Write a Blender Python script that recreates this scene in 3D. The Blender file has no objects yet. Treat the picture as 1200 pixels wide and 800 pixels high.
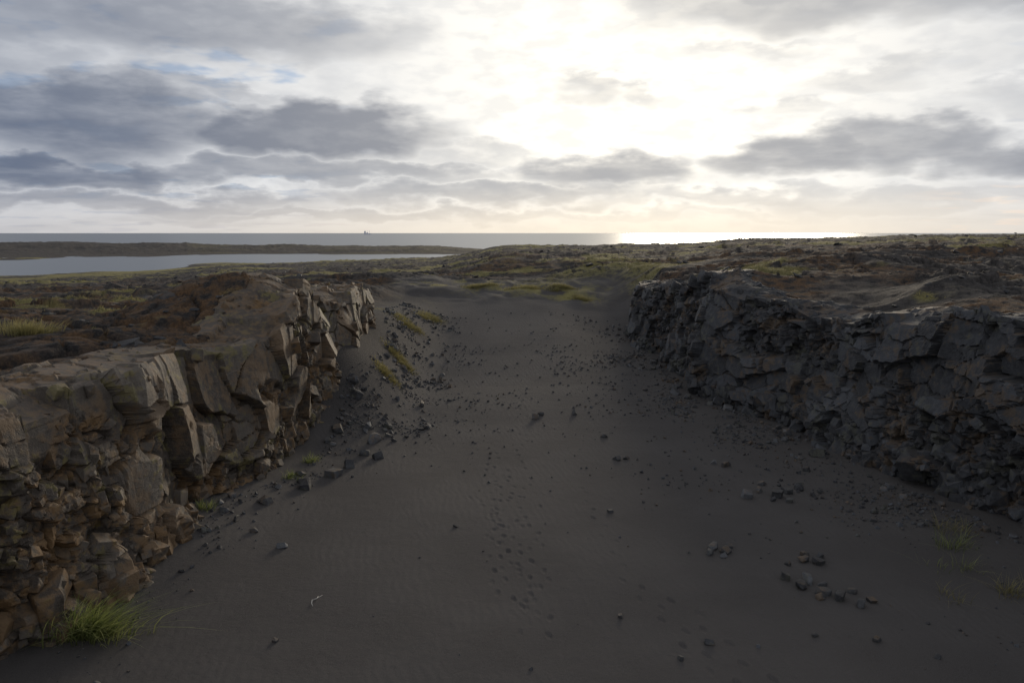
import bpy, bmesh, math, random
import numpy as np
from mathutils import Vector, Matrix
rng=np.random.default_rng(7); random.seed(7)
scene=bpy.context.scene
scene.view_settings.view_transform='Standard'
scene.view_settings.look='None'
scene.view_settings.exposure=0
col=scene.collection
SUN_AZ=16.0; SUN_EL=10.0

# ------------------------------------------------------------ noise helpers
def hsh(ix,iy,iz,seed):
    h=(ix.astype(np.int64)*73856093)^(iy.astype(np.int64)*19349663)^(iz.astype(np.int64)*83492791)^(seed*2654435)
    h=(h&0xffffffff).astype(np.uint32)
    h=(h^(h>>np.uint32(13)))*np.uint32(1274126177)
    h=(h^(h>>np.uint32(15)))*np.uint32(2246822519)
    h^=h>>np.uint32(16)
    return (h&np.uint32(0xffffff)).astype(np.float32)/np.float32(0xffffff)
def n2(x,y,seed=0):
    ix=np.floor(x);iy=np.floor(y);fx=x-ix;fy=y-iy
    ux=fx*fx*(3-2*fx);uy=fy*fy*(3-2*fy);z=np.zeros_like(ix)
    a=hsh(ix,iy,z,seed);b=hsh(ix+1,iy,z,seed);c=hsh(ix,iy+1,z,seed);d=hsh(ix+1,iy+1,z,seed)
    return (a*(1-ux)+b*ux)*(1-uy)+(c*(1-ux)+d*ux)*uy
def fb2(x,y,oct=4,seed=0,g=.5):
    s=0;a=1;t=0
    for o in range(oct):
        s=s+a*n2(x*2**o+o*17.3,y*2**o-o*9.1,seed+o);t+=a;a*=g
    return s/t
def vor2(x,y,seed=0,p=2,j=.8):
    ix=np.floor(x);iy=np.floor(y);zz=np.zeros_like(ix)
    F1=np.full(x.shape,9.);F2=np.full(x.shape,9.);cx=np.zeros_like(x);cy=np.zeros_like(x);px=np.zeros_like(x);py=np.zeros_like(x)
    for dx in (-1,0,1):
        for dy in (-1,0,1):
            gx=ix+dx;gy=iy+dy
            qx=gx+.5-j/2+j*hsh(gx,gy,zz,seed);qy=gy+.5-j/2+j*hsh(gx,gy,zz,seed+11)
            ax=np.abs(x-qx);ay=np.abs(y-qy)
            d=np.sqrt(ax*ax+ay*ay) if p==2 else np.sqrt(np.sqrt(ax**4+ay**4));m=d<F1
            F2=np.where(m,F1,np.minimum(F2,d));F1=np.where(m,d,F1)
            cx=np.where(m,gx,cx);cy=np.where(m,gy,cy);px=np.where(m,x-qx,px);py=np.where(m,y-qy,py)
    r=[hsh(cx,cy,zz,seed+k) for k in (101,131,151,177)]
    return F1,F2,r,(px,py)
def ss(a,b,x):
    t=np.clip((x-a)/(b-a),0,1);return t*t*(3-2*t)

# ------------------------------------------------------------ terrain
YT=[15,24,30,40,60,100,150,213,300,400,450,520,650,800,1000]
QT=[-.67,-.5,-.33,-.11,0,.2,.33,.67]
ZT=[[4.1,4.2,4.0,3.5,2.4,.1,-2.8,-5.6,-7.2,-5.5,-5.0,-4.0,-1.0,-3,-9],
    [3.9,4.1,4.1,3.6,2.6,.5,-2,-4.6,-7.2,-6.8,-5.4,-3.8,-1.4,-4,-9],
    [3.75,3.8,4.0,3.9,3.0,1.5,-.3,-2.4,-4.8,-7.4,-7.6,-4.2,-3.0,-6,-9],
    [3.8,3.9,4.1,4.1,3.3,2.1,.7,-.8,-3.0,-7.6,-7.2,-4.2,-3.8,-8,-9],
    [4.3,4.3,4.3,4.2,3.7,3.5,3.5,3.4,1,-4,-6.5,-5,-7,-9,-9],
    [4.4,4.4,4.4,4.3,4.2,4.1,4.1,3.9,1,-5,-8,-9,-9,-9,-9],
    [4.4,4.5,4.6,4.7,4.9,5.2,5.4,5.4,4,0,-5,-9,-9,-9,-9],
    [4.8,4.8,5,5.1,5.5,6.0,6.4,6.4,6.0,5,3,-2,-6,-9,-9]]
ZT=np.array(ZT,float)
BUMPS=[(-8.8,25.4,3.4,2.5,1.7),(-8.8,32,3.0,3.6,.8),(9.3,34,1.8,2.6,.65),(11.2,25.5,2.3,3.3,-.5),(13.8,18.5,2,2.2,.2),(15.5,27,2.2,2.5,.5),
       (0,82,7,8,1.1),(8,70,4,5,.4),(20,45,6,5,.5),(30,60,9,5,.5)]
def xl(y):
    return np.interp(y,[-60,5,12,17,20,22,24,27,31,36,40,60],[-8.9,-8.8,-8.75,-8.4,-7.8,-7.0,-6.75,-6.8,-7.0,-6.9,-7.6,-8])+ (n2(y/2.6,y*0,5)-.5)*.7
def xr(y):
    return np.interp(y,[-60,5,17,20,24,29,33,40,50,58,70],[14,13.4,12.8,12.0,11.0,9.6,8.6,8.1,7.8,7.9,8.5])+ (n2(y/2.9,y*0+3,9)-.5)*1.1
def plateau(x,y,micro=True):
    yy=np.clip(y,15,1000);q=np.clip(x/yy,-.669,.669)
    cols=[np.interp(yy,YT,ZT[i]) for i in range(len(QT))]
    z=np.zeros_like(x)
    for i in range(len(QT)-1):
        m=(q>=QT[i])&(q<=QT[i+1]);t=(q-QT[i])/(QT[i+1]-QT[i]);t=t*t*(3-2*t)
        z=np.where(m,cols[i]*(1-t)+cols[i+1]*t,z)
    for bx,by,rx,ry,a in BUMPS: z=z+a*np.exp(-((x-bx)/rx)**2-((y-by)/ry)**2)
    r=np.hypot(x,y)
    land=ss(-7,-3,z)
    near=ss(14,40,r)
    f=fb2(x/16,y/13,4,31)
    z=z+land*(f-.5)*1.2*(.15+.85*near)*np.where(z>5.2,.7,1)
    rd=(1-np.abs(2*fb2(x/7,y/5,3,41)-1))**3
    z=z+land*(rd-.4)*.5*(.15+.85*near)
    z=z+land*(ss(430,520,r))*(fb2(x/30,y/40,5,44,.65)-.5)*4.0
    z=z+ss(190,260,r)*ss(-9,-6.5,z)*(fb2(x/22,y/45,3,46,.6)-.5)*1.6
    if micro:
        wx=x+(n2(x/1.5,y/1.5,3)-.5)*.8;wy=y+(n2(x/1.5,y/1.5,4)-.5)*.8
        F1,F2,rr,(px,py)=vor2(wx/1.9,wy/1.5,61)
        mk=ss(.30,.52,fb2(x/7,y/7,2,66))
        z=z+land*mk*((rr[0]-.5)*.26+(px*(rr[1]-.5)+py*(rr[2]-.5))*.5-.18*(1-ss(0,.10,F2-F1)))
        F1,F2,rr,(px,py)=vor2(wx/.5+3,wy/.46,62)
        z=z+land*(.5+.6*mk)*((rr[0]-.5)*.09+(px*(rr[1]-.5)+py*(rr[2]-.5))*.13-.035*(1-ss(0,.15,F2-F1)))
    return z
FOOT=[]
def addtrack(x0,y0,x1,y1,n,wob,k=1):
    dx,dy=x1-x0,y1-y0;L=math.hypot(dx,dy);ux,uy=dx/L,dy/L
    for i in range(n):
        t=(i+.5)/n;s=.11 if i%2 else -.11
        FOOT.append((x0+dx*t-uy*s+random.uniform(-wob,wob),y0+dy*t+ux*s+random.uniform(-wob,wob),math.atan2(uy,ux)+random.uniform(-.25,.25),k*random.uniform(.4,1)))
addtrack(2.3,15.0,3.6,10.6,11,.04,1.0)
addtrack(3.1,14.2,4.3,10.5,7,.05,.9)
addtrack(-.5,24,-.1,13.5,30,.28,.7)
addtrack(.2,22,.6,12.5,30,.3,.65)
addtrack(-.9,20,.4,15,15,.25,.6)
addtrack(-.2,21,.3,13,24,.5,.6)
addtrack(.6,30,.1,22,14,.25,.9)
addtrack(1.0,36,.6,28,16,.3,1.0)
addtrack(1.9,21,2.4,15.2,10,.15,.7)
def floorz(x,y):
    zc=np.interp(y,[-50,10,28,34,40,46,52,58,66,80],[0,0,0,.2,.7,1.4,2.2,2.9,3.4,3.5])
    zr=np.interp(y,[-50,10,28,34,40,46,52,58,66,80],[0,0,0,0,.2,.7,1.6,2.7,3.4,3.5])
    k=ss(2,7,x);z=zc*(1-k)+zr*k
    z=z+2.6*(1-ss(-7.2,-3.4,x))*ss(23,31,y)*(1-ss(36,54,y)*.9)
    z=z+.35*(1-ss(-8,-5.0,x))*(1-ss(23,31,y))*ss(13,17,y)
    z=z+.12*ss(-3.2,-.4,x-np.interp(y,[5,17,24,33,50],[13,12.3,10.3,8,7.2]))
    z=z+(fb2(x/5,y/6,2,71)-.5)*.22
    z=z+ss(51,55,y)*(fb2(x/1.6,y/1.6,2,72)-.4)*.6
    return z
def edges(x,y):
    wl=.9+3.0*ss(39,45,y);wr=.9+3.5*ss(49,54,y)
    el=xl(y)-.7+1.6*ss(42,52,y);er=xr(y)+.7-2.2*ss(49,57,y)
    a=ss(0,1,(el-x)/wl);b=ss(0,1,(x-er)/wr)
    return np.maximum(a,b)
def ground(x,y,micro=True):
    x=np.asarray(x,float);y=np.asarray(y,float)
    w=np.maximum(edges(x,y),ss(57,67,y+ (n2(x/3,y/3,8)-.5)*5))
    z=plateau(x,y,micro)*w+floorz(x,y)*(1-w)
    return z,w
GP=[(2.0,57,5.0,2.2),(4.4,55,1.8,1.6),(-5.5,58,3.0,1.3),(-7,50,1.3,2),(-10.5,22.5,2.0,.6),(13.6,25.5,1.2,.6),(-13.5,27,3,1.0),(-15,33,5,1.2),(-9,41,2,1.5),(-2,61,3,1.2),(24,52,5,1.0),(10,75,10,2.5),(-20,44,6,1.5),(18,34,2,.6),(-14,21,2.2,.8),(9,95,14,4),(40,120,14,5),(-8.6,23.2,.8,.7)]
def grassmask(x,y,w):
    r=np.hypot(x,y)
    g=ss(.61,.70,fb2(x/11,y/5,4,81)+.05*ss(60,160,r)-.05*(x>5)*(r<90))*w*.9
    for gx,gy,rx,ry in GP:
        g=np.maximum(g,np.exp(-((x-gx)/rx)**2-((y-gy)/ry)**2)*1.15*ss(.40,.62,fb2(x/1.4,y/1.4,3,82)))
    return g

def mk_mesh(name,V,quads=None,tris=None,attrs=None,smooth=False):
    me=bpy.data.meshes.new(name);V=np.asarray(V,np.float32)
    nq=0 if quads is None else len(quads);nt=0 if tris is None else len(tris)
    me.vertices.add(len(V));me.vertices.foreach_set('co',V.ravel())
    li=[]
    if nq:li.append(np.asarray(quads,np.int32).ravel())
    if nt:li.append(np.asarray(tris,np.int32).ravel())
    li=np.concatenate(li);me.loops.add(len(li));me.loops.foreach_set('vertex_index',li)
    me.polygons.add(nq+nt)
    st=np.concatenate([np.arange(nq)*4,nq*4+np.arange(nt)*3]).astype(np.int32)
    me.polygons.foreach_set('loop_start',st)
    me.polygons.foreach_set('use_smooth',np.full(nq+nt,smooth,bool))
    me.update(calc_edges=True)
    if attrs:
        for k,a in attrs.items():
            at=me.color_attributes.new(k,'FLOAT_COLOR','POINT')
            at.data.foreach_set('color',np.asarray(a,np.float32).ravel())
    ob=bpy.data.objects.new(name,me);col.objects.link(ob);return ob
def gridq(nr,nc,wrap=False):
    i=np.arange(nr-1)[:,None];j=np.arange(nc if wrap else nc-1)[None,:];j2=(j+1)%nc
    return np.stack([i*nc+j,i*nc+j2,(i+1)*nc+j2,(i+1)*nc+j],-1).reshape(-1,4)

# radial ground sheet
R=list(np.linspace(.5,9,14))
while R[-1]<26:R.append(R[-1]+.055)
while R[-1]<75:R.append(R[-1]*1.005)
while R[-1]<1100:R.append(R[-1]*1.013)
while R[-1]<40000:R.append(R[-1]*1.25)
R=np.array(R)
A=np.radians(np.concatenate([np.arange(-42,42,.09),np.arange(42,90,1.2),np.arange(90,270,6),np.arange(270,317.9,1.2)]))
RR,AA=np.meshgrid(R,A,indexing='ij')
X=(RR*np.sin(AA)).ravel();Y=(RR*np.cos(AA)).ravel()
Z,W=ground(X,Y)
for fx,fy,fa,fs in FOOT:
    m=np.where((np.abs(X-fx)<.4)&(np.abs(Y-fy)<.4))[0]
    dx=X[m]-fx;dy=Y[m]-fy;c,s=math.cos(fa),math.sin(fa)
    u=(dx*c+dy*s)/.12;v=(-dx*s+dy*c)/.055
    d=np.sqrt(u*u+v*v)
    Z[m]+=fs*(-.034*(1-ss(.6,1.15,d))+.009*np.exp(-((d-1.35)/.3)**2))
rr_=np.hypot(X,Y)
G=grassmask(X,Y,W)
G=np.maximum(G,ss(170,260,rr_)*(X/np.maximum(Y,1)<.25)*(Y>0)*ss(.44,.60,fb2(X/30,Y/18,3,83)))
far_land=(Y>400)
G=np.where(far_land,G*np.where((X/np.maximum(Y,1))<-.42,.02,.35),G)
G=np.clip(G,0,1)
soil=ss(.42,.60,fb2(X/3.6,Y/2.8,3,91)+.14*(X<0)*(rr_<40)+.04*(X>0)*(rr_<40))*W*(1-ss(60,160,rr_)*.9)
# blue channel: soil tint on the lava, scree tint on the sand
scree=(1-ss(-6.5,-3.5,X))*ss(24,28,Y)*(1-ss(52,58,Y))
MASK=np.stack([1-W,G,np.where(W<.5,scree,soil),np.ones_like(G)],-1)
gobj=mk_mesh('ground',np.stack([X,Y,Z],-1),quads=gridq(len(R),len(A),True)[:,::-1],attrs={'mask':MASK},smooth=True)
gobj['kind']='structure'

# ------------------------------------------------------------ materials
class NT:
    def __init__(s,nt): s.nt=nt;s.L=nt.links
    def n(s,t,**k):
        nd=s.nt.nodes.new(t)
        for a,b in k.items(): setattr(nd,a,b)
        return nd
    def put(s,sock,v):
        if isinstance(v,bpy.types.NodeSocket): s.L.new(v,sock)
        elif v is not None:
            if isinstance(v,(tuple,list)) and len(v)==3 and sock.type=='RGBA': v=(*v,1)
            sock.default_value=v
    def m(s,op,a,b=None,c=None,clamp=False):
        nd=s.n('ShaderNodeMath',operation=op,use_clamp=clamp)
        for i,v in enumerate((a,b,c)):
            if v is not None: s.put(nd.inputs[i],v)
        return nd.outputs[0]
    def mix(s,f,a,b,mode='MIX'):
        nd=s.n('ShaderNodeMix',data_type='RGBA',blend_type=mode);s.put(nd.inputs[0],f);s.put(nd.inputs[6],a);s.put(nd.inputs[7],b);return nd.outputs[2]
    def noise(s,vec,scale,detail=4,rough=.55,dist=0,out=0):
        nd=s.n('ShaderNodeTexNoise');nd.noise_dimensions='3D'
        if vec is not None:s.L.new(vec,nd.inputs['Vector'])
        nd.inputs['Scale'].default_value=scale;nd.inputs['Detail'].default_value=detail;nd.inputs['Roughness'].default_value=rough;nd.inputs['Distortion'].default_value=dist
        return nd.outputs[out]
    def mr(s,v,a,b,c=0,d=1,smooth=True):
        nd=s.n('ShaderNodeMapRange',interpolation_type='SMOOTHSTEP' if smooth else 'LINEAR')
        s.put(nd.inputs[0],v)
        for i,q in enumerate((a,b,c,d)): nd.inputs[1+i].default_value=q
        return nd.outputs[0]
    def comb(s,x,y,z):
        nd=s.n('ShaderNodeCombineXYZ')
        for i,v in enumerate((x,y,z)): s.put(nd.inputs[i],v)
        return nd.outputs[0]
def newmat(name):
    m=bpy.data.materials.new(name);m.use_nodes=True;nt=m.node_tree;b=nt.nodes['Principled BSDF'];return m,NT(nt),b
def bump(t,h,strength=1.0,dist=1.0):
    nd=t.n('ShaderNodeBump');nd.inputs['Strength'].default_value=strength;nd.inputs['Distance'].default_value=dist
    t.L.new(h,nd.inputs['Height'])
    return nd.outputs[0]
def wsum(t,*ps):
    r=None
    for s,k in ps:
        v=t.m('MULTIPLY',s,k);r=v if r is None else t.m('ADD',r,v)
    return r

m,t,b=newmat('ground')
pos=t.n('ShaderNodeNewGeometry').outputs['Position']
at=t.n('ShaderNodeAttribute',attribute_name='mask');sep=t.n('ShaderNodeSeparateColor');t.L.new(at.outputs['Color'],sep.inputs[0])
ms,mg,mo=sep.outputs
nA=t.noise(pos,.35,4);nB=t.noise(pos,2.2,5,.6);nC=t.noise(pos,14,4,.65);nD=t.noise(pos,90,2,.7)
sand=t.mix(t.mr(nA,.35,.65),(.050,.044,.041),(.068,.061,.057))
sand=t.mix(t.mr(nD,.3,.75),sand,(.086,.079,.075))
sand=t.mix(t.m('MULTIPLY',t.mr(nC,.66,.74),.4),sand,(.11,.105,.10))
sand=t.mix(t.m('MULTIPLY',mo,t.mr(nC,.35,.6,.3,.7)),sand,(.036,.032,.030))
rock=t.mix(t.mr(nB,.35,.68),(.028,.025,.024),(.074,.065,.059))
rock=t.mix(t.m('MULTIPLY',t.mr(nC,.45,.7),.4),rock,(.105,.092,.080))
soilc=t.mix(t.mr(nC,.35,.65),(.078,.046,.026),(.145,.084,.042))
rock=t.mix(t.m('MULTIPLY',t.m('MULTIPLY',mo,.9),t.mr(nB,.38,.6)),rock,soilc)
gr=t.mix(t.mr(nC,.3,.7),(.125,.108,.040),(.26,.225,.09))
gf=t.m('MULTIPLY',mg,t.mr(t.m('ADD',nB,t.m('MULTIPLY',mg,.26)),.48,.68))
base=t.mix(ms,rock,sand)
base=t.mix(gf,base,gr)
t.L.new(base,b.inputs['Base Color']);b.inputs['Roughness'].default_value=.95;b.inputs['Specular IOR Level'].default_value=.15
w=t.n('ShaderNodeTexWave',wave_type='BANDS',bands_direction='DIAGONAL');w.inputs['Scale'].default_value=2.3;w.inputs['Distortion'].default_value=7;w.inputs['Detail'].default_value=2;w.inputs['Detail Scale'].default_value=.7
mp=t.n('ShaderNodeMapping');mp.inputs['Rotation'].default_value=(0,0,math.radians(35));t.L.new(pos,mp.inputs[0]);t.L.new(mp.outputs[0],w.inputs[0])
rip=t.m('MULTIPLY',t.m('MULTIPLY',w.outputs['Fac'],ms),t.mr(nA,.40,.60))
rk=t.m('MULTIPLY',nC,t.m('ADD',t.m('SUBTRACT',1.12,ms),t.m('MULTIPLY',t.m('MULTIPLY',mo,ms),.7)))
t.L.new(bump(t,wsum(t,(rip,.0045),(nD,.007),(nB,.028),(rk,.080))),b.inputs['Normal'])
gobj.data.materials.append(m)

def rockmat(name,warm,attr=True,bbo=None):
    m,t,b=newmat(name)
    g=t.n('ShaderNodeNewGeometry');pos=g.outputs['Position']
    if attr:
        at=t.n('ShaderNodeAttribute',attribute_name='cell');sep=t.n('ShaderNodeSeparateColor');t.L.new(at.outputs['Color'],sep.inputs[0]);c1,c2,c3=sep.outputs
    else:
        c1=t.n('ShaderNodeObjectInfo').outputs['Random'];c2=c1;c3=None
    nB=t.noise(pos,.9,4,.6);nC=t.noise(pos,5,5,.62);nD=t.noise(pos,40,3,.7)
    if warm: a,bb,c=(.056,.043,.033),(.172,.146,.118),(.190,.110,.046)
    else: a,bb,c=(.027,.026,.027),(.092,.096,.106),(.125,.080,.040)
    if bbo: bb=bbo
    f=t.m('ADD',t.m('MULTIPLY',t.m('MULTIPLY',c1,c1),.8),t.m('MULTIPLY',t.mr(nC,.3,.7),.35))
    base=t.mix(f,a,bb)
    base=t.mix(t.m('MULTIPLY',t.mr(nD,.55,.75),.3),base,tuple(min(1,v*1.5) for v in bb))
    st=t.mr(t.m('ADD',nB,t.m('MULTIPLY',t.m('SUBTRACT',nC,.5),.8)),.44 if warm else .52,.62 if warm else .70)
    if warm and attr: st=t.m('MULTIPLY',st,t.m('ADD',.45,t.m('MULTIPLY',c2,.4)))
    else: st=t.m('MULTIPLY',st,.55)
    base=t.mix(st,base,c)
    li=t.m('MULTIPLY',t.mr(t.m('ADD',t.m('SUBTRACT',1.0,nB),t.m('MULTIPLY',t.m('SUBTRACT',nC,.5),.7)),.57,.68),.55 if warm else .25)
    base=t.mix(li,base,(.18,.150,.045) if warm else (.12,.11,.05))
    sx=t.n('ShaderNodeSeparateXYZ');t.L.new(g.outputs['Normal'],sx.inputs[0])
    base=t.mix(t.m('MULTIPLY',t.mr(sx.outputs[2],.6,.95),.6),base,t.mix(t.mr(nC,.4,.6),(.062,.046,.034),(.125,.078,.042)) if warm else t.mix(t.mr(nB,.48,.60),(.048,.042,.038),(.095,.062,.036)))
    t.L.new(base,b.inputs['Base Color']);b.inputs['Roughness'].default_value=.75;b.inputs['Specular IOR Level'].default_value=.35
    t.L.new(bump(t,wsum(t,(nC,.045),(nD,.009))),b.inputs['Normal'])
    return m
MW=rockmat('basalt_warm',True);MC=rockmat('basalt_cool',False);MS=rockmat('basalt_stone',False,False,(.130,.132,.138))

# ------------------------------------------------------------ rock templates
def rock_template(seed,flat=.7,extra=7,chunk=.75,lo=.35):
    r=random.Random(seed);bm=bmesh.new();pts=[]
    for sx in(-1,1):
        for sy in(-1,1):
            for sz in(-1,1):
                pts.append((sx*r.uniform(lo,1)*.5,sy*r.uniform(lo,1)*.5*chunk,sz*r.uniform(lo,1)*.5*flat))
    for i in range(extra):
        v=Vector((r.gauss(0,1),r.gauss(0,1),r.gauss(0,1))).normalized()*.56;pts.append((v.x,v.y*chunk,v.z*flat))
    vs=[bm.verts.new(p) for p in pts]
    res=bmesh.ops.convex_hull(bm,input=vs)
    bmesh.ops.delete(bm,geom=[v for v in bm.verts if not v.link_faces],context='VERTS')
    bmesh.ops.bevel(bm,geom=list(bm.edges),offset=.018,segments=1,affect='EDGES')
    bmesh.ops.triangulate(bm,faces=bm.faces)
    bm.verts.index_update();bmesh.ops.recalc_face_normals(bm,faces=bm.faces)
    V=np.array([v.co[:] for v in bm.verts]);F=np.array([[v.index for v in f.verts] for f in bm.faces]);bm.free();return V,F
TPL=[rock_template(100+i,flat=random.Random(i).uniform(.55,.95),chunk=random.Random(i+50).uniform(.6,.95)) for i in range(16)]
BOX=[rock_template(300+i,flat=random.Random(i).uniform(.6,1.0),chunk=random.Random(i+50).uniform(.65,.95),extra=2+i%3,lo=.6) for i in range(16)]
def rotm(r):
    q=r.normal(size=4);q/=np.linalg.norm(q);a,b_,c,d=q
    return np.array([[a*a+b_*b_-c*c-d*d,2*(b_*c-a*d),2*(b_*d+a*c)],[2*(b_*c+a*d),a*a-b_*b_+c*c-d*d,2*(c*d-a*b_)],[2*(b_*d-a*c),2*(c*d+a*b_),a*a-b_*b_-c*c+d*d]])
def scatter_mesh(P,S,scl=None,seed=1,tilt=1,tpl=None,tone=(0,1)):
    tpl=tpl or TPL
    r=np.random.default_rng(seed);Vs=[];Fs=[];Cs=[];o=0
    for i,(p,s) in enumerate(zip(P,S)):
        V,F=tpl[r.integers(len(tpl))]
        if tilt>=1:M=rotm(r)
        else:
            a=r.uniform(0,6.28);tx,ty=r.normal(0,tilt*.3,2)
            M=np.array(Matrix.Rotation(tx,3,'X')@Matrix.Rotation(ty,3,'Y')@Matrix.Rotation(a,3,'Z'))
        v=(V*s*(scl if scl is not None else 1))@M.T+p
        Vs.append(v);Fs.append(F+o);o+=len(v);c=np.ones((len(v),4));c[:,0]=tone[0]+r.random()*(tone[1]-tone[0]);c[:,1]=r.random();Cs.append(c)
    return np.concatenate(Vs),np.concatenate(Fs),np.concatenate(Cs)

# ------------------------------------------------------------ cliffs
def cliff(name,side,y0,y1,dy,scale,mat,nblocks,seed,massive,relief,depth,rimfrac):
    S=np.arange(y0,y1,dy);ny=len(S)
    tw=np.linspace(0,1,130);to=np.linspace(0,1,50)[1:]
    e=xl(S) if side<0 else xr(S)
    sm=np.convolve(np.pad(e,25,mode='edge'),np.ones(51)/51,'valid')
    de=np.gradient(sm,S)
    out=np.stack([np.full(ny,1.) if side<0 else np.full(ny,-1.),(-de if side<0 else de)],-1);out/=np.linalg.norm(out,axis=1)[:,None]
    foot=e+(.65 if side<0 else -.75)
    fz=floorz(foot+(.3 if side<0 else -.3),S)-.7
    rz=plateau(e+(-.8 if side<0 else .8),S,False)-.12
    F1,F2,r,_=vor2(S/1.2,S*0+.5,seed+3)
    rim=rz+(r[0]-.5)*.5
    NB,NO=len(tw),len(to)
    T=tw[None,:]
    prof=T+.05*np.sin(T*6.28)
    Bx=foot[:,None]*(1-prof)+e[:,None]*prof;Bz=fz[:,None]*(1-T)+rim[:,None]*T;By=np.repeat(S[:,None],NB,1)
    back=3.2*to[None,:]
    Ox=e[:,None]+(-1 if side<0 else 1)*back;Oy=np.repeat(S[:,None],NO,1)
    pg=plateau(Ox.ravel(),Oy.ravel(),False).reshape(ny,NO)
    k=ss(0,.35,to)[None,:]
    Oz=rim[:,None]*(1-k)+pg*k+.05-.65*ss(.5,1,to)[None,:]
    bx=np.concatenate([Bx,Ox],1);by=np.concatenate([By,Oy],1);bz=np.concatenate([Bz,Oz],1)
    arc=np.concatenate([Bz,rim[:,None]+back],1)
    upw=np.concatenate([ss(.97,1,tw)*.5,.5+.5*ss(0,.06,to)])[None,:]*np.ones((ny,1))
    ang=upw*math.pi/2
    nx=out[:,0:1]*np.cos(ang);nyv=out[:,1:2]*np.cos(ang);nz=np.sin(ang)
    s=by.ravel();z=arc.ravel()
    ws=s+(n2(s/1.6,z/1.6,seed+1)-.5)*.40+(n2(s/.25,z/.25,seed+12)-.5)*.06;wz=z+(n2(s/1.6,z/1.6,seed+2)-.5)*.45+(n2(s/.25,z/.25,seed+13)-.5)*.06
    ws=ws+(z-2)*(n2(s/5,z*0,seed+8)-.5)*.35
    sy,sz=scale
    far=ss(23,27,s)*(side<0)
    F1,F2,r,(px,py)=vor2(ws/sy,wz/sz*(1+.8*far),seed,4,.8)
    F1b,F2b,rb,(qx,qy)=vor2(ws/.48+5,wz/.40,seed+40,4,.85)
    F1c,F2c,rc,(ux_,uy_)=vor2(ws/.19,wz/.18,seed+70,2)
    hgt=np.concatenate([np.repeat(T,ny,0),np.ones((ny,NO))],1).ravel()
    rub=ss(.46,.54,fb2(s/2.4,z/1.6,3,seed+5)+(.5-hgt)*.20-massive+.03*far)
    jag=ss(.60,.85,r[3])
    big=(r[0]-.5)*1.1*(1-.35*far)+(px*(r[1]-.5)*sy*.75+py*(r[2]-.5)*.6*sz)*.9-.34*(1-ss(0,.05,F2-F1))
    sub=(rb[0]-.5)*.30*jag+(qx*(rb[1]-.5)+qy*(rb[2]-.5))*.22*jag-.10*(1-ss(0,.08,F2b-F1b))*jag
    sml=(rb[0]-.5)*.38+(qx*(rb[1]-.5)+qy*(rb[2]-.5))*.24-.15*(1-ss(0,.12,F2b-F1b))
    tiny=(rc[0]-.5)*.09+(ux_*(rc[1]-.5)+uy_*(rc[2]-.5))*.08-.03*(1-ss(0,.2,F2c-F1c))
    d=big*depth*(1-.5*rub)+sub*(1-rub)+rub*(sml-.20)+tiny*(.12+.78*rub)+(fb2(s/4,z/5,2,seed+9)-.5)*relief
    d=d.reshape(bx.shape)
    d=d*np.where(upw>.6,.30,1.)
    vx=bx+nx*d;vy=by+nyv*d;vz=bz+nz*d
    shrink=ss(y1-3.5,y1,by)
    vz=vz-shrink*1.8;vx=vx+(-1 if side<0 else 1)*shrink*1.4
    V=np.stack([vx.ravel(),vy.ravel(),vz.ravel()],-1)
    c=np.ones((len(V),4));c[:,0]=np.clip(r[3]*.2+r[1]*.65*(1-rub)+rb[3]*(.15+.25*rub)-.05*rub,0,1);c[:,1]=rub
    nc=bx.shape[1];q=gridq(ny,nc)
    if side>0:q=q[:,::-1]
    rg=np.random.default_rng(seed)
    VV=V.reshape(ny,nc,3);RB=rub.reshape(ny,nc);P=[];SS=[];P2=[];S2=[]
    i=0
    while i<nblocks:
        a=rg.random();iy=rg.integers(5,ny-int(3/dy))
        if a<.34: jt=rg.integers(14,38);sz_=min(.7,.16*math.exp(abs(rg.normal(0,.65))))
        elif a<1-rimfrac: jt=rg.integers(25,122);sz_=min(.6,.17*math.exp(abs(rg.normal(0,.6))))
        else: jt=rg.integers(124,160);sz_=min(.5,.12*math.exp(abs(rg.normal(0,.6))))
        if 38<jt<124 and RB[iy,jt]<.5 and rg.random()<.98: continue
        i+=1
        p=VV[iy,jt].copy();o2=out[iy]
        if jt<124: p[0]-=o2[0]*sz_*.2;p[1]-=o2[1]*sz_*.2
        else: p[2]-=sz_*.2
        if rg.random()<.4: P.append(p);SS.append(sz_)
        else: P2.append(p);S2.append(sz_*1.1)
    RV,RF,RC=scatter_mesh(P,SS,seed=seed,tone=(0,.8))
    BV,BF,BC=scatter_mesh(P2,S2,seed=seed+1,tilt=.9,tpl=BOX,tone=(0,.9))
    ob=mk_mesh(name,np.concatenate([V,RV,BV]),quads=q,tris=np.concatenate([RF+len(V),BF+len(V)+len(RV)]),attrs={'cell':np.concatenate([c,RC,BC])})
    ob.data.materials.append(mat);ob['kind']='structure';return ob
cl=cliff('cliff',-1,5,41,.04,(1.0,1.4),MW,1100,200,.095,1.0,.50,.12)
cr=cliff('cliff',1,8,51.5,.05,(.95,.66),MC,2700,300,.02,.9,.52,.12)

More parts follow.
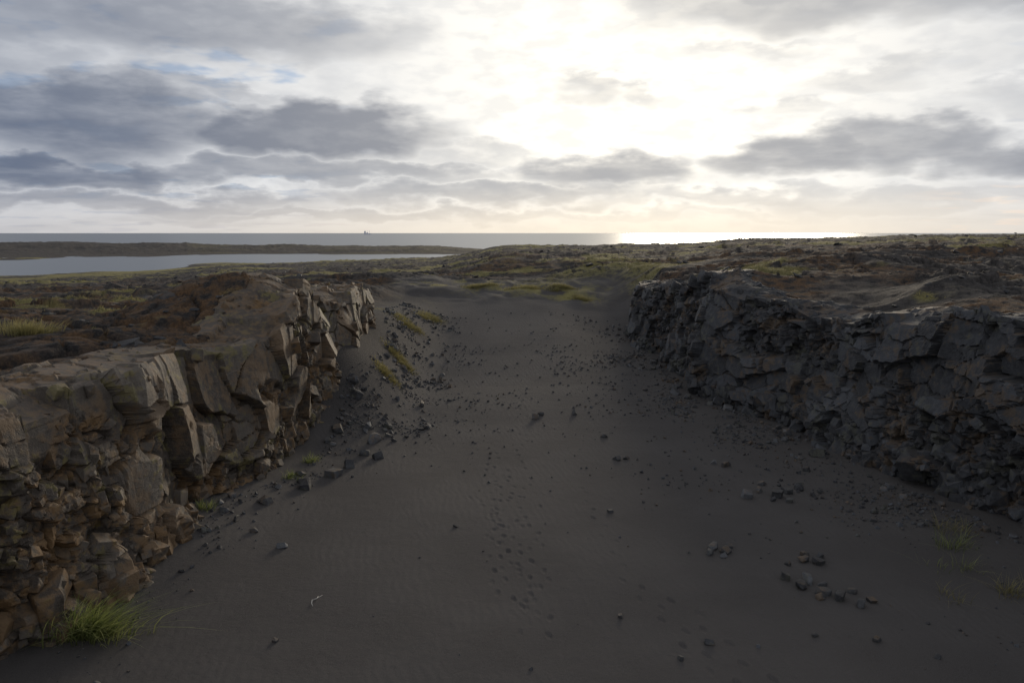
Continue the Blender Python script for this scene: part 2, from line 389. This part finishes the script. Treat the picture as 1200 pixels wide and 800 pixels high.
# ------------------------------------------------------------ loose stones
meshes=[]
for i,(V,F) in enumerate(TPL[:11]+BOX[:5]):
    me=bpy.data.meshes.new('loose_stone');me.from_pydata(V.tolist(),[],F.tolist());me.materials.append(MS);meshes.append(me)
HERO=[(5.75,14.5,.42),(6.1,14.2,.34),(6.35,14.0,.4),(6.6,13.7,.3),(5.6,14.9,.28),(6.0,14.75,.36),(6.7,14.3,.22),(6.25,14.6,.2),(5.95,14.0,.24),(6.9,13.9,.2),
 (6.3,15.8,.34),(6.6,15.7,.3),(6.75,16.0,.26),(6.45,16.1,.2),(5.9,15.6,.18),
 (4.5,16.4,.36),(4.75,16.2,.32),(4.35,16.1,.26),(4.9,16.5,.24),(4.62,15.95,.2),
 (6.3,19.8,.36),(6.75,20.2,.3),(7.1,19.8,.42),(7.5,20.1,.34),(6.9,19.5,.22),(7.3,19.4,.24),(7.9,20.4,.4),(7.0,20.8,.26),(8.1,19.9,.26),
 (6.5,22.6,.36),(6.2,22.9,.24),(5.5,22.4,.2),(-1.35,17.6,.16),(-4.2,23.3,.4),(-4.6,24.9,.55),(-4.7,23.6,.34),(-3.0,27,.3),
 (-5.2,21.6,.5),(-5.7,20.4,.42),(-4.9,22.4,.4),(-6.3,18.9,.4),(-5.0,25.8,.4),(-4.4,26.4,.36),
 (.9,28.5,.4),(1.1,28.9,.25),(2.4,29,.36),(3.2,26,.3),(-3.6,30,.4),(3.3,23.4,.3),(3.6,23.5,.22),(2.5,18.7,.2),(3.4,12.4,.18),(2.8,11.9,.12),(5.3,12.6,.14),(6.3,12.4,.16),(2.0,13.3,.12)]
hero=[(x,y,s*.85) for x,y,s in HERO]
cand=[];r2=random.Random(5)
YG=np.arange(5,60,.05);XLG=xl(YG);XRG=xr(YG)
while len(cand)<5800:
    y=math.exp(r2.uniform(math.log(10.5),math.log(50)));x=r2.uniform(-8,12.5)
    lx=XLG[int((y-5)/.05)];rx=XRG[int((y-5)/.05)]
    if x<lx+.9 or x>rx-1.0:continue
    dl=x-lx-.9;dr=rx-1-x
    pr=1.0*math.exp(-dr/(.9+.03*y))+.18*math.exp(-dr/(1.6+.04*y))*(y>20)+.6*math.exp(-dl/.5)+(.75*math.exp(-(dl/3.0)**2) if 25<y<48 else 0)+(.007 if 20<y<42 else .002)
    if y<16: pr*=.4
    if y>42 and dl>3: pr*=.3
    cl_=float(n2(np.array([x/1.1]),np.array([y/1.4]),77)[0])
    pr*=.16+2.2*max(0,cl_-.4)
    if r2.random()<pr:
        mx=(.12 if dl>3.5 and dr>2.5 else .2) if min(dl,dr)>.7 or y<20 else .45
        cand.append((x,y,min(mx,(.018+.0005*y)*math.exp(abs(r2.gauss(0,.85))))))
cand.sort(key=lambda c:-c[2])
ind=hero+cand[:300-len(hero)]
zs,_=ground(np.array([c[0] for c in ind]),np.array([c[1] for c in ind]),False)
for i,(x,y,s) in enumerate(ind):
    ob=bpy.data.objects.new('loose_stone',meshes[r2.randrange(len(meshes))]);col.objects.link(ob)
    ob.location=(x,y,zs[i]+s*.17);ob.scale=(s*r2.uniform(.9,1.3),s*r2.uniform(.8,1.1),s*r2.uniform(.8,1.15))
    ob.rotation_euler=(r2.gauss(0,.3),r2.gauss(0,.3),r2.uniform(0,6.28))
    ob['category']='stone';ob['group']='loose basalt stones on the black sand'
    ob['label']='broad angular basalt block resting on black sand' if s>.3 else ('angular dark grey basalt stone on black sand' if s>.17 else 'small dark basalt stone lying on black sand')
small=cand[300-len(hero):]
zs,_=ground(np.array([c[0] for c in small]),np.array([c[1] for c in small]),False)
P=[(c[0],c[1],z+c[2]*.1) for c,z in zip(small,zs)]
V,F,C=scatter_mesh(P,[c[2] for c in small],seed=9)
ob=mk_mesh('gravel',V,tris=F,attrs={'cell':C});ob.data.materials.append(MC);ob['kind']='stuff'
# lava rubble on the plateau
P=[];S_=[]
while len(P)<3800:
    y=math.exp(r2.uniform(math.log(11),math.log(170)));x=r2.uniform(-.75,.75)*y
    P.append((x,y));S_.append(min(.7,(.06+.002*y)*math.exp(abs(r2.gauss(0,.6)))))
PX=np.array(P);z,w=ground(PX[:,0],PX[:,1]);dens=fb2(PX[:,0]/5,PX[:,1]/5,3,15)
k=(w>.97)&(dens>.49)&(z>-5)
Q=np.column_stack([PX[k],z[k]-.02]);SZ=np.array(S_)[k]
V,F,C=scatter_mesh(Q,SZ,scl=np.array([1.2,1.2,.55]),seed=12,tilt=.8,tone=(0,.6))
ob=mk_mesh('lava_rubble',V,tris=F,attrs={'cell':C});ob.data.materials.append(MC);ob['kind']='stuff'

# ------------------------------------------------------------ grass
def grassmat(name,a,bc):
    m,t,b=newmat(name)
    at=t.n('ShaderNodeAttribute',attribute_name='cell');sep=t.n('ShaderNodeSeparateColor');t.L.new(at.outputs['Color'],sep.inputs[0])
    c=t.mix(sep.outputs[0],a,bc)
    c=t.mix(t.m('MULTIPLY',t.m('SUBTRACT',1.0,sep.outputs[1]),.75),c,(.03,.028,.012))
    t.L.new(c,b.inputs['Base Color']);b.inputs['Roughness'].default_value=.55
    tr=t.n('ShaderNodeBsdfTranslucent');t.L.new(c,tr.inputs[0]);mx=t.n('ShaderNodeMixShader');mx.inputs[0].default_value=.5
    t.L.new(b.outputs[0],mx.inputs[1]);t.L.new(tr.outputs[0],mx.inputs[2]);t.L.new(mx.outputs[0],t.nt.nodes['Material Output'].inputs[0]);return m
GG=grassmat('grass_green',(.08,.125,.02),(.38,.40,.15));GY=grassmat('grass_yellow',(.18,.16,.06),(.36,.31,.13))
def blades(base,L,wd,lean,seed,wind=(.35,.1)):
    r=np.random.default_rng(seed);n=len(base);segs=4
    a=r.uniform(0,6.283,n);ln=L*r.uniform(.4,1.2,n);le=np.abs(r.normal(0,lean,n))+.08
    dx=np.cos(a)*le+wind[0]*lean;dy=np.sin(a)*le+wind[1]*lean
    pa=r.uniform(0,3.14,n);wx=np.cos(pa)*wd;wy=np.sin(pa)*wd
    V=[];C=[];rc=r.random(n)
    for k in range(segs+1):
        t_=k/segs;h=ln*(t_-.28*t_*t_*np.minimum(1.5,np.hypot(dx,dy)));o=ln*t_*t_
        wdt=(1-t_)**.7*.5+.02
        cx=base[:,0]+dx*o;cy=base[:,1]+dy*o;cz=base[:,2]+h
        V.append(np.stack([cx-wx*wdt,cy-wy*wdt,cz],-1));V.append(np.stack([cx+wx*wdt,cy+wy*wdt,cz],-1))
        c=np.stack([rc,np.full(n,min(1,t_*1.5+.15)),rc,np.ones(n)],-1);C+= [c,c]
    V=np.stack(V,1);C=np.stack(C,1);m_=2*(segs+1)
    q=np.concatenate([np.stack([np.arange(n)*m_+2*k,np.arange(n)*m_+2*k+1,np.arange(n)*m_+2*k+3,np.arange(n)*m_+2*k+2],-1) for k in range(segs)])
    return V.reshape(-1,3),q,C.reshape(-1,4)
def tuft(x,y,rx,ry,n,L,mat,label,seed,wd=.012,lean=.55,name='grass_tuft',wind=(.35,.1),rot=0):
    r=np.random.default_rng(seed);a=r.uniform(0,6.283,n);d=np.abs(r.normal(0,.5,n)).clip(0,1.1)
    nc=6;cx=r.uniform(-.5,.5,nc);cy=r.uniform(-.5,.5,nc);ci=r.integers(0,nc,n)
    b1=(np.cos(a)*d*.6+cx[ci])*rx;b2=(np.sin(a)*d*.6+cy[ci])*ry
    bx=b1*math.cos(rot)-b2*math.sin(rot);by=b1*math.sin(rot)+b2*math.cos(rot)
    z,_=ground(x+bx,y+by);z0=ground(np.array([x]),np.array([y]))[0][0]
    V,q,C=blades(np.stack([bx,by,z-z0-.02],-1),L,wd,lean,seed,wind)
    ob=mk_mesh(name,V,quads=q,attrs={'cell':C});ob.location=(x,y,z0);ob.data.materials.append(mat)
    ob['label']=label;ob['category']='grass';return ob
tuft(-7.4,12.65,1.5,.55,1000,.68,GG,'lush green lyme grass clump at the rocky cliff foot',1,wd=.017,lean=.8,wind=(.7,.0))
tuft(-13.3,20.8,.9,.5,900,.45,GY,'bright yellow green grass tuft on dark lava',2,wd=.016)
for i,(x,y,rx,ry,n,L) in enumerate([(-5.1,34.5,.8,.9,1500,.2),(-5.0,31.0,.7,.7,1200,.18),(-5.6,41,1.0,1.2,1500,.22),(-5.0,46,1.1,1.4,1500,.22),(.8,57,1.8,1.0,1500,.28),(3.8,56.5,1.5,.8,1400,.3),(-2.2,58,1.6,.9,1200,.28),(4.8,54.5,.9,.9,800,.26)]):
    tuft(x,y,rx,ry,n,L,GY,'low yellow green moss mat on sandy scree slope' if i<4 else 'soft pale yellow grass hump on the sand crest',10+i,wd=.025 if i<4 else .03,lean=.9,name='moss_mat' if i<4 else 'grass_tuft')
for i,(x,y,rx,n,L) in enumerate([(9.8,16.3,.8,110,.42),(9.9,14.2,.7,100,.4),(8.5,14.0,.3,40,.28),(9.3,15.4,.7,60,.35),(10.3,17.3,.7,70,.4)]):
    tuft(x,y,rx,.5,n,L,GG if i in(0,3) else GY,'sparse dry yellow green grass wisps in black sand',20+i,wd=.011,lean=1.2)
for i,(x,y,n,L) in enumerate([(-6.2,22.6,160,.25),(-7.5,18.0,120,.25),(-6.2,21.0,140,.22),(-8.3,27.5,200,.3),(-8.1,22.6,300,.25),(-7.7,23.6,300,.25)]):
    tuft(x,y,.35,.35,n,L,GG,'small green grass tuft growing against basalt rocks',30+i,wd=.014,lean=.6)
# ground cover
N=60000
gy=np.exp(rng.uniform(math.log(17),math.log(75),N*6));gx=rng.uniform(-.75,.75,N*6)*gy
_,w=ground(gx,gy,False);g=grassmask(gx,gy,w)
k=np.where(rng.random(len(gx))<g*.9-.2)[0][:N]
gx,gy=gx[k],gy[k];gz,_=ground(gx,gy)
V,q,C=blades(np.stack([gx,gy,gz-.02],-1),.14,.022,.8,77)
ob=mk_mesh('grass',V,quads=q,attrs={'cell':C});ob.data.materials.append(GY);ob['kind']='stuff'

# ------------------------------------------------------------ driftwood stick
def tube(pts,rad,name,n=7):
    V=[];pts=[Vector(p) for p in pts]
    for i,p in enumerate(pts):
        tdir=(pts[min(i+1,len(pts)-1)]-pts[max(i-1,0)]).normalized();s=tdir.cross(Vector((0,0,1))).normalized();u=s.cross(tdir)
        for k in range(n):
            a=k/n*6.283;V.append((p+(s*math.cos(a)+u*math.sin(a))*rad[i])[:])
    q=gridq(len(pts),n,True);V.append(pts[0][:]);V.append(pts[-1][:]);L=len(V)
    tr=[(L-2,(k+1)%n,k) for k in range(n)]+[(L-1,(len(pts)-1)*n+k,(len(pts)-1)*n+(k+1)%n) for k in range(n)]
    return mk_mesh(name,V,quads=q,tris=tr,smooth=True)
z0=float(ground(np.array([-3.75]),np.array([13.9]))[0][0])
m,t,b=newmat('bleached_wood');nb=t.noise(t.n('ShaderNodeNewGeometry').outputs['Position'],30,4)
t.L.new(t.mix(nb,(.35,.33,.30),(.55,.52,.47)),b.inputs['Base Color']);b.inputs['Roughness'].default_value=.8
st=tube([(0,.02,.01),(.02,-.1,.02),(-.03,-.2,.035),(.0,-.3,.02),(.06,-.38,.012)],[.005,.008,.010,.009,.005],'driftwood_stick')
st.location=(-3.75,14.0,z0);st.rotation_euler=(0,0,-.15);st.data.materials.append(m);st['label']='thin bleached driftwood stick lying on black sand';st['category']='stick'
br=tube([(-.03,-.2,.035),(.05,-.16,.06),(.12,-.06,.08)],[.007,.006,.003],'twig');br.parent=st;br.data.materials.append(m)

# ------------------------------------------------------------ sea
rs=np.concatenate([[0],np.geomspace(40,60000,60)]);an=np.radians(np.arange(0,360,5))
RRs,AAs=np.meshgrid(rs[1:],an,indexing='ij');V=np.stack([(RRs*np.sin(AAs)).ravel(),(RRs*np.cos(AAs)).ravel(),np.full(RRs.size,-6.)],-1)
sea=mk_mesh('sea',V,quads=gridq(len(rs)-1,len(an),True)[:,::-1],smooth=True);sea['kind']='structure'
m,t,b=newmat('sea_water');pos=t.n('ShaderNodeNewGeometry').outputs['Position']
b.inputs['Base Color'].default_value=(.07,.08,.09,1);b.inputs['Roughness'].default_value=.30;b.inputs['IOR'].default_value=1.33
mp=t.n('ShaderNodeMapping');mp.inputs['Scale'].default_value=(.02,.10,1);t.L.new(pos,mp.inputs[0])
t.L.new(bump(t,t.noise(mp.outputs[0],1.0,5,.65),.10,.5),b.inputs['Normal']);sea.data.materials.append(m)

# ------------------------------------------------------------ ship
m,t,b=newmat('ship_paint');nb=t.noise(t.n('ShaderNodeNewGeometry').outputs['Position'],.2,3);t.L.new(t.mix(nb,(.60,.60,.64),(.74,.74,.78)),b.inputs['Base Color'])
root=bpy.data.objects.new('cargo_ship',None);col.objects.link(root);root.location=(-1250,6700,-6);root['label']='distant hazy grey cargo ship on the horizon';root['category']='ship'
def poly(name,sec,par):
    bm=bmesh.new();rings=[[bm.verts.new(p) for p in s] for s in sec]
    for a_,b_ in zip(rings,rings[1:]):
        for k in range(len(a_)): bm.faces.new((a_[k],a_[(k+1)%len(a_)],b_[(k+1)%len(a_)],b_[k]))
    bm.faces.new(rings[0][::-1]);bm.faces.new(rings[-1]);bmesh.ops.recalc_face_normals(bm,faces=bm.faces)
    me=bpy.data.meshes.new(name);bm.to_mesh(me);bm.free();me.materials.append(m);o=bpy.data.objects.new(name,me);col.objects.link(o);o.parent=par;return o
poly('hull',[[(x,-w,z1),(x,w,z1),(x,w*.8,-1),(x,-w*.8,-1)] for x,w,z1 in [(-30,5,10),(-25,7,9),(0,7.5,8.5),(22,7,9),(28,3,11),(31,.3,12)]],root)
def bx(name,x0,x1,w,z0,z1): return poly(name,[[(x,-w,z0),(x,w,z0),(x,w,z1),(x,-w,z1)] for x in (x0,x1)],root)
bx('bridge_house',-24,-12,6,8.9,30);bx('funnel',-27.5,-24.2,2,9,25);bx('cargo_hold',-8,8,5.5,8.4,17);bx('mast',16,18.4,.8,8.8,36);bx('mast',-1,1.2,.8,17,36)

# ------------------------------------------------------------ world
wd=bpy.data.worlds.new('World');scene.world=wd;wd.use_nodes=True;t=NT(wd.node_tree);bg=wd.node_tree.nodes['Background']
try:
    wd.cycles.sampling_method='MANUAL';wd.cycles.sample_map_resolution=512
except Exception: pass
tc=t.n('ShaderNodeTexCoord').outputs['Generated'];nrm=t.n('ShaderNodeVectorMath',operation='NORMALIZE');t.L.new(tc,nrm.inputs[0]);d=nrm.outputs[0]
sx=t.n('ShaderNodeSeparateXYZ');t.L.new(d,sx.inputs[0]);dx,dy,dz=sx.outputs
az=t.m('MULTIPLY',t.m('ARCTAN2',dx,dy),57.2958);el=t.m('MULTIPLY',t.m('ARCSINE',dz),57.2958)
sa,se=math.radians(SUN_AZ),math.radians(SUN_EL)
def dot_to(a,e):
    a=math.radians(a);e=math.radians(e)
    dp=t.n('ShaderNodeVectorMath',operation='DOT_PRODUCT');t.L.new(d,dp.inputs[0]);dp.inputs[1].default_value=(math.sin(a)*math.cos(e),math.cos(a)*math.cos(e),math.sin(e))
    return t.m('MAXIMUM',dp.outputs['Value'],0)
ds=dot_to(9.5,8.2)
g1=t.m('POWER',ds,7);g2=t.m('POWER',ds,34)
zz=t.m('ADD',t.m('MAXIMUM',dz,0),.10)
pl=t.comb(t.m('DIVIDE',dx,zz),t.m('DIVIDE',dy,zz),0)
nz1=t.noise(pl,.8,5,.55,.3);nz2=t.noise(pl,2.0,4,.55)
ve=t.comb(t.m('MULTIPLY',az,.14),t.m('MULTIPLY',el,.36),0)
nw=t.n('ShaderNodeTexNoise');nw.inputs['Scale'].default_value=.9;nw.inputs['Detail'].default_value=4;nw.inputs['Roughness'].default_value=.48;t.L.new(ve,nw.inputs['Vector'])
sw=t.n('ShaderNodeSeparateColor');t.L.new(nw.outputs['Color'],sw.inputs[0])
puff=t.noise(ve,2.6,5,.52)
waz=t.m('ADD',az,t.m('MULTIPLY',t.m('SUBTRACT',sw.outputs[0],.5),12));wel=t.m('ADD',el,t.m('MULTIPLY',t.m('SUBTRACT',sw.outputs[1],.5),4.2))
wel=t.m('ADD',wel,t.m('MULTIPLY',t.m('SUBTRACT',puff,.5),2.2))
BL=[(-14.0,7.3,9.0,2.4,1.15),(-29,7.2,12,3.0,.88),(-30,4.0,13,1.1,.9),(-15,4.2,16,.9,.75),(-23,13.8,15,2.5,.72),(-34,11,7,2.2,.5),(7.0,4.4,6.5,1.4,.85),(20,5.2,5.5,1.5,.85),(27,5.4,6,1.8,.8),(33,4.4,6,1.4,.8),
    (22,15.4,14,2.0,.7),(34,14.8,10,2.2,.6),(5.8,10.2,2.8,.7,.45),(10,10.0,2.4,.5,.35),(-2,2.8,13,.8,.7),(-28,2.2,16,.7,.7),(-12,1.4,16,.45,.6),(14,2.6,10,.6,.45),(25,2.1,9,.6,.35),(24,10.2,6,.8,.3),(33,8.5,5,1.0,.3),(-4,5.5,6,.8,.35),(9,1.4,12,.35,.3),(-24,9.8,8,.6,.5),(16,12.6,3,.5,.25),(19,8.2,3,.5,.25)]
dark=None
for a,e,w_,h_,s_ in BL:
    u=t.m('DIVIDE',t.m('SUBTRACT',waz,a),w_);v=t.m('DIVIDE',t.m('SUBTRACT',wel,e),h_)
    r_=t.m('ADD',t.m('MULTIPLY',u,u),t.m('MULTIPLY',v,v))
    k_=t.mr(r_,1.65,.1,0,s_)
    dark=k_ if dark is None else t.m('MAXIMUM',dark,k_)
gen=t.m('MULTIPLY',t.mr(nz1,.46,.66),t.mr(g1,.9,.35,.06,.55))
dens=t.m('MAXIMUM',dark,t.m('MULTIPLY',gen,.7))
dens=t.m('MULTIPLY',dens,t.mr(nz2,.15,.6,.8,1.08),clamp=True)
bright=t.mix(g1,(.60,.63,.69),(.92,.905,.87))
bright=t.mix(g2,bright,t.mix(t.mr(puff,.38,.60),(1.06,1.02,.94),(1.38,1.30,1.14)))
bright=t.mix(t.m('MULTIPLY',t.mr(puff,.35,.65),.28),bright,t.mix(g1,(.88,.90,.92),(1.15,1.11,1.03)))
darkc=t.mix(g1,(.095,.130,.210),(.43,.43,.44))
darkc=t.mix(t.mr(puff,.4,.7,0,.3),darkc,t.mix(g1,(.24,.28,.37),(.66,.64,.61)))
sky=t.n('ShaderNodeTexSky',sky_type='NISHITA');sky.sun_disc=False;sky.sun_elevation=se;sky.sun_rotation=sa
sk=t.mix(1.0,sky.outputs[0],(.10,.10,.10),'MULTIPLY')
blue=t.m('MULTIPLY',t.mr(nz2,.54,.64),t.mr(g1,.75,.45,0,.75))
bright=t.mix(blue,bright,t.mix(.75,sk,(.33,.48,.74)))
cc=t.mix(dens,bright,darkc)
haze=t.mix(g1,(.50,.50,.53),(1.05,.90,.69))
cc=t.mix(t.mr(el,3.8,-.3,0,.78),cc,haze)
up=t.mr(el,18,45);cc=t.mix(t.m('MULTIPLY',up,.7),cc,(.32,.34,.38))
cc=t.mix(t.mr(el,-.5,-3),cc,(.05,.05,.055))
t.L.new(cc,bg.inputs[0]);bg.inputs[1].default_value=1.0

# ------------------------------------------------------------ sun, camera
s=Vector((math.sin(sa)*math.cos(se),math.cos(sa)*math.cos(se),math.sin(se)))
L=bpy.data.lights.new('sun','SUN');L.energy=2.0;L.angle=math.radians(14);L.color=(1,.86,.66);lo=bpy.data.objects.new('sun',L);col.objects.link(lo)
L.specular_factor=.55
lo.rotation_euler=s.to_track_quat('Z','Y').to_euler()
cam=bpy.data.cameras.new('camera');co=bpy.data.objects.new('camera',cam);col.objects.link(co);scene.camera=co
cam.lens=27;cam.sensor_width=36;cam.clip_end=120000;cam.clip_start=.1
co.location=(0,0,7);co.rotation_euler=(math.radians(90-8.03),0,0)
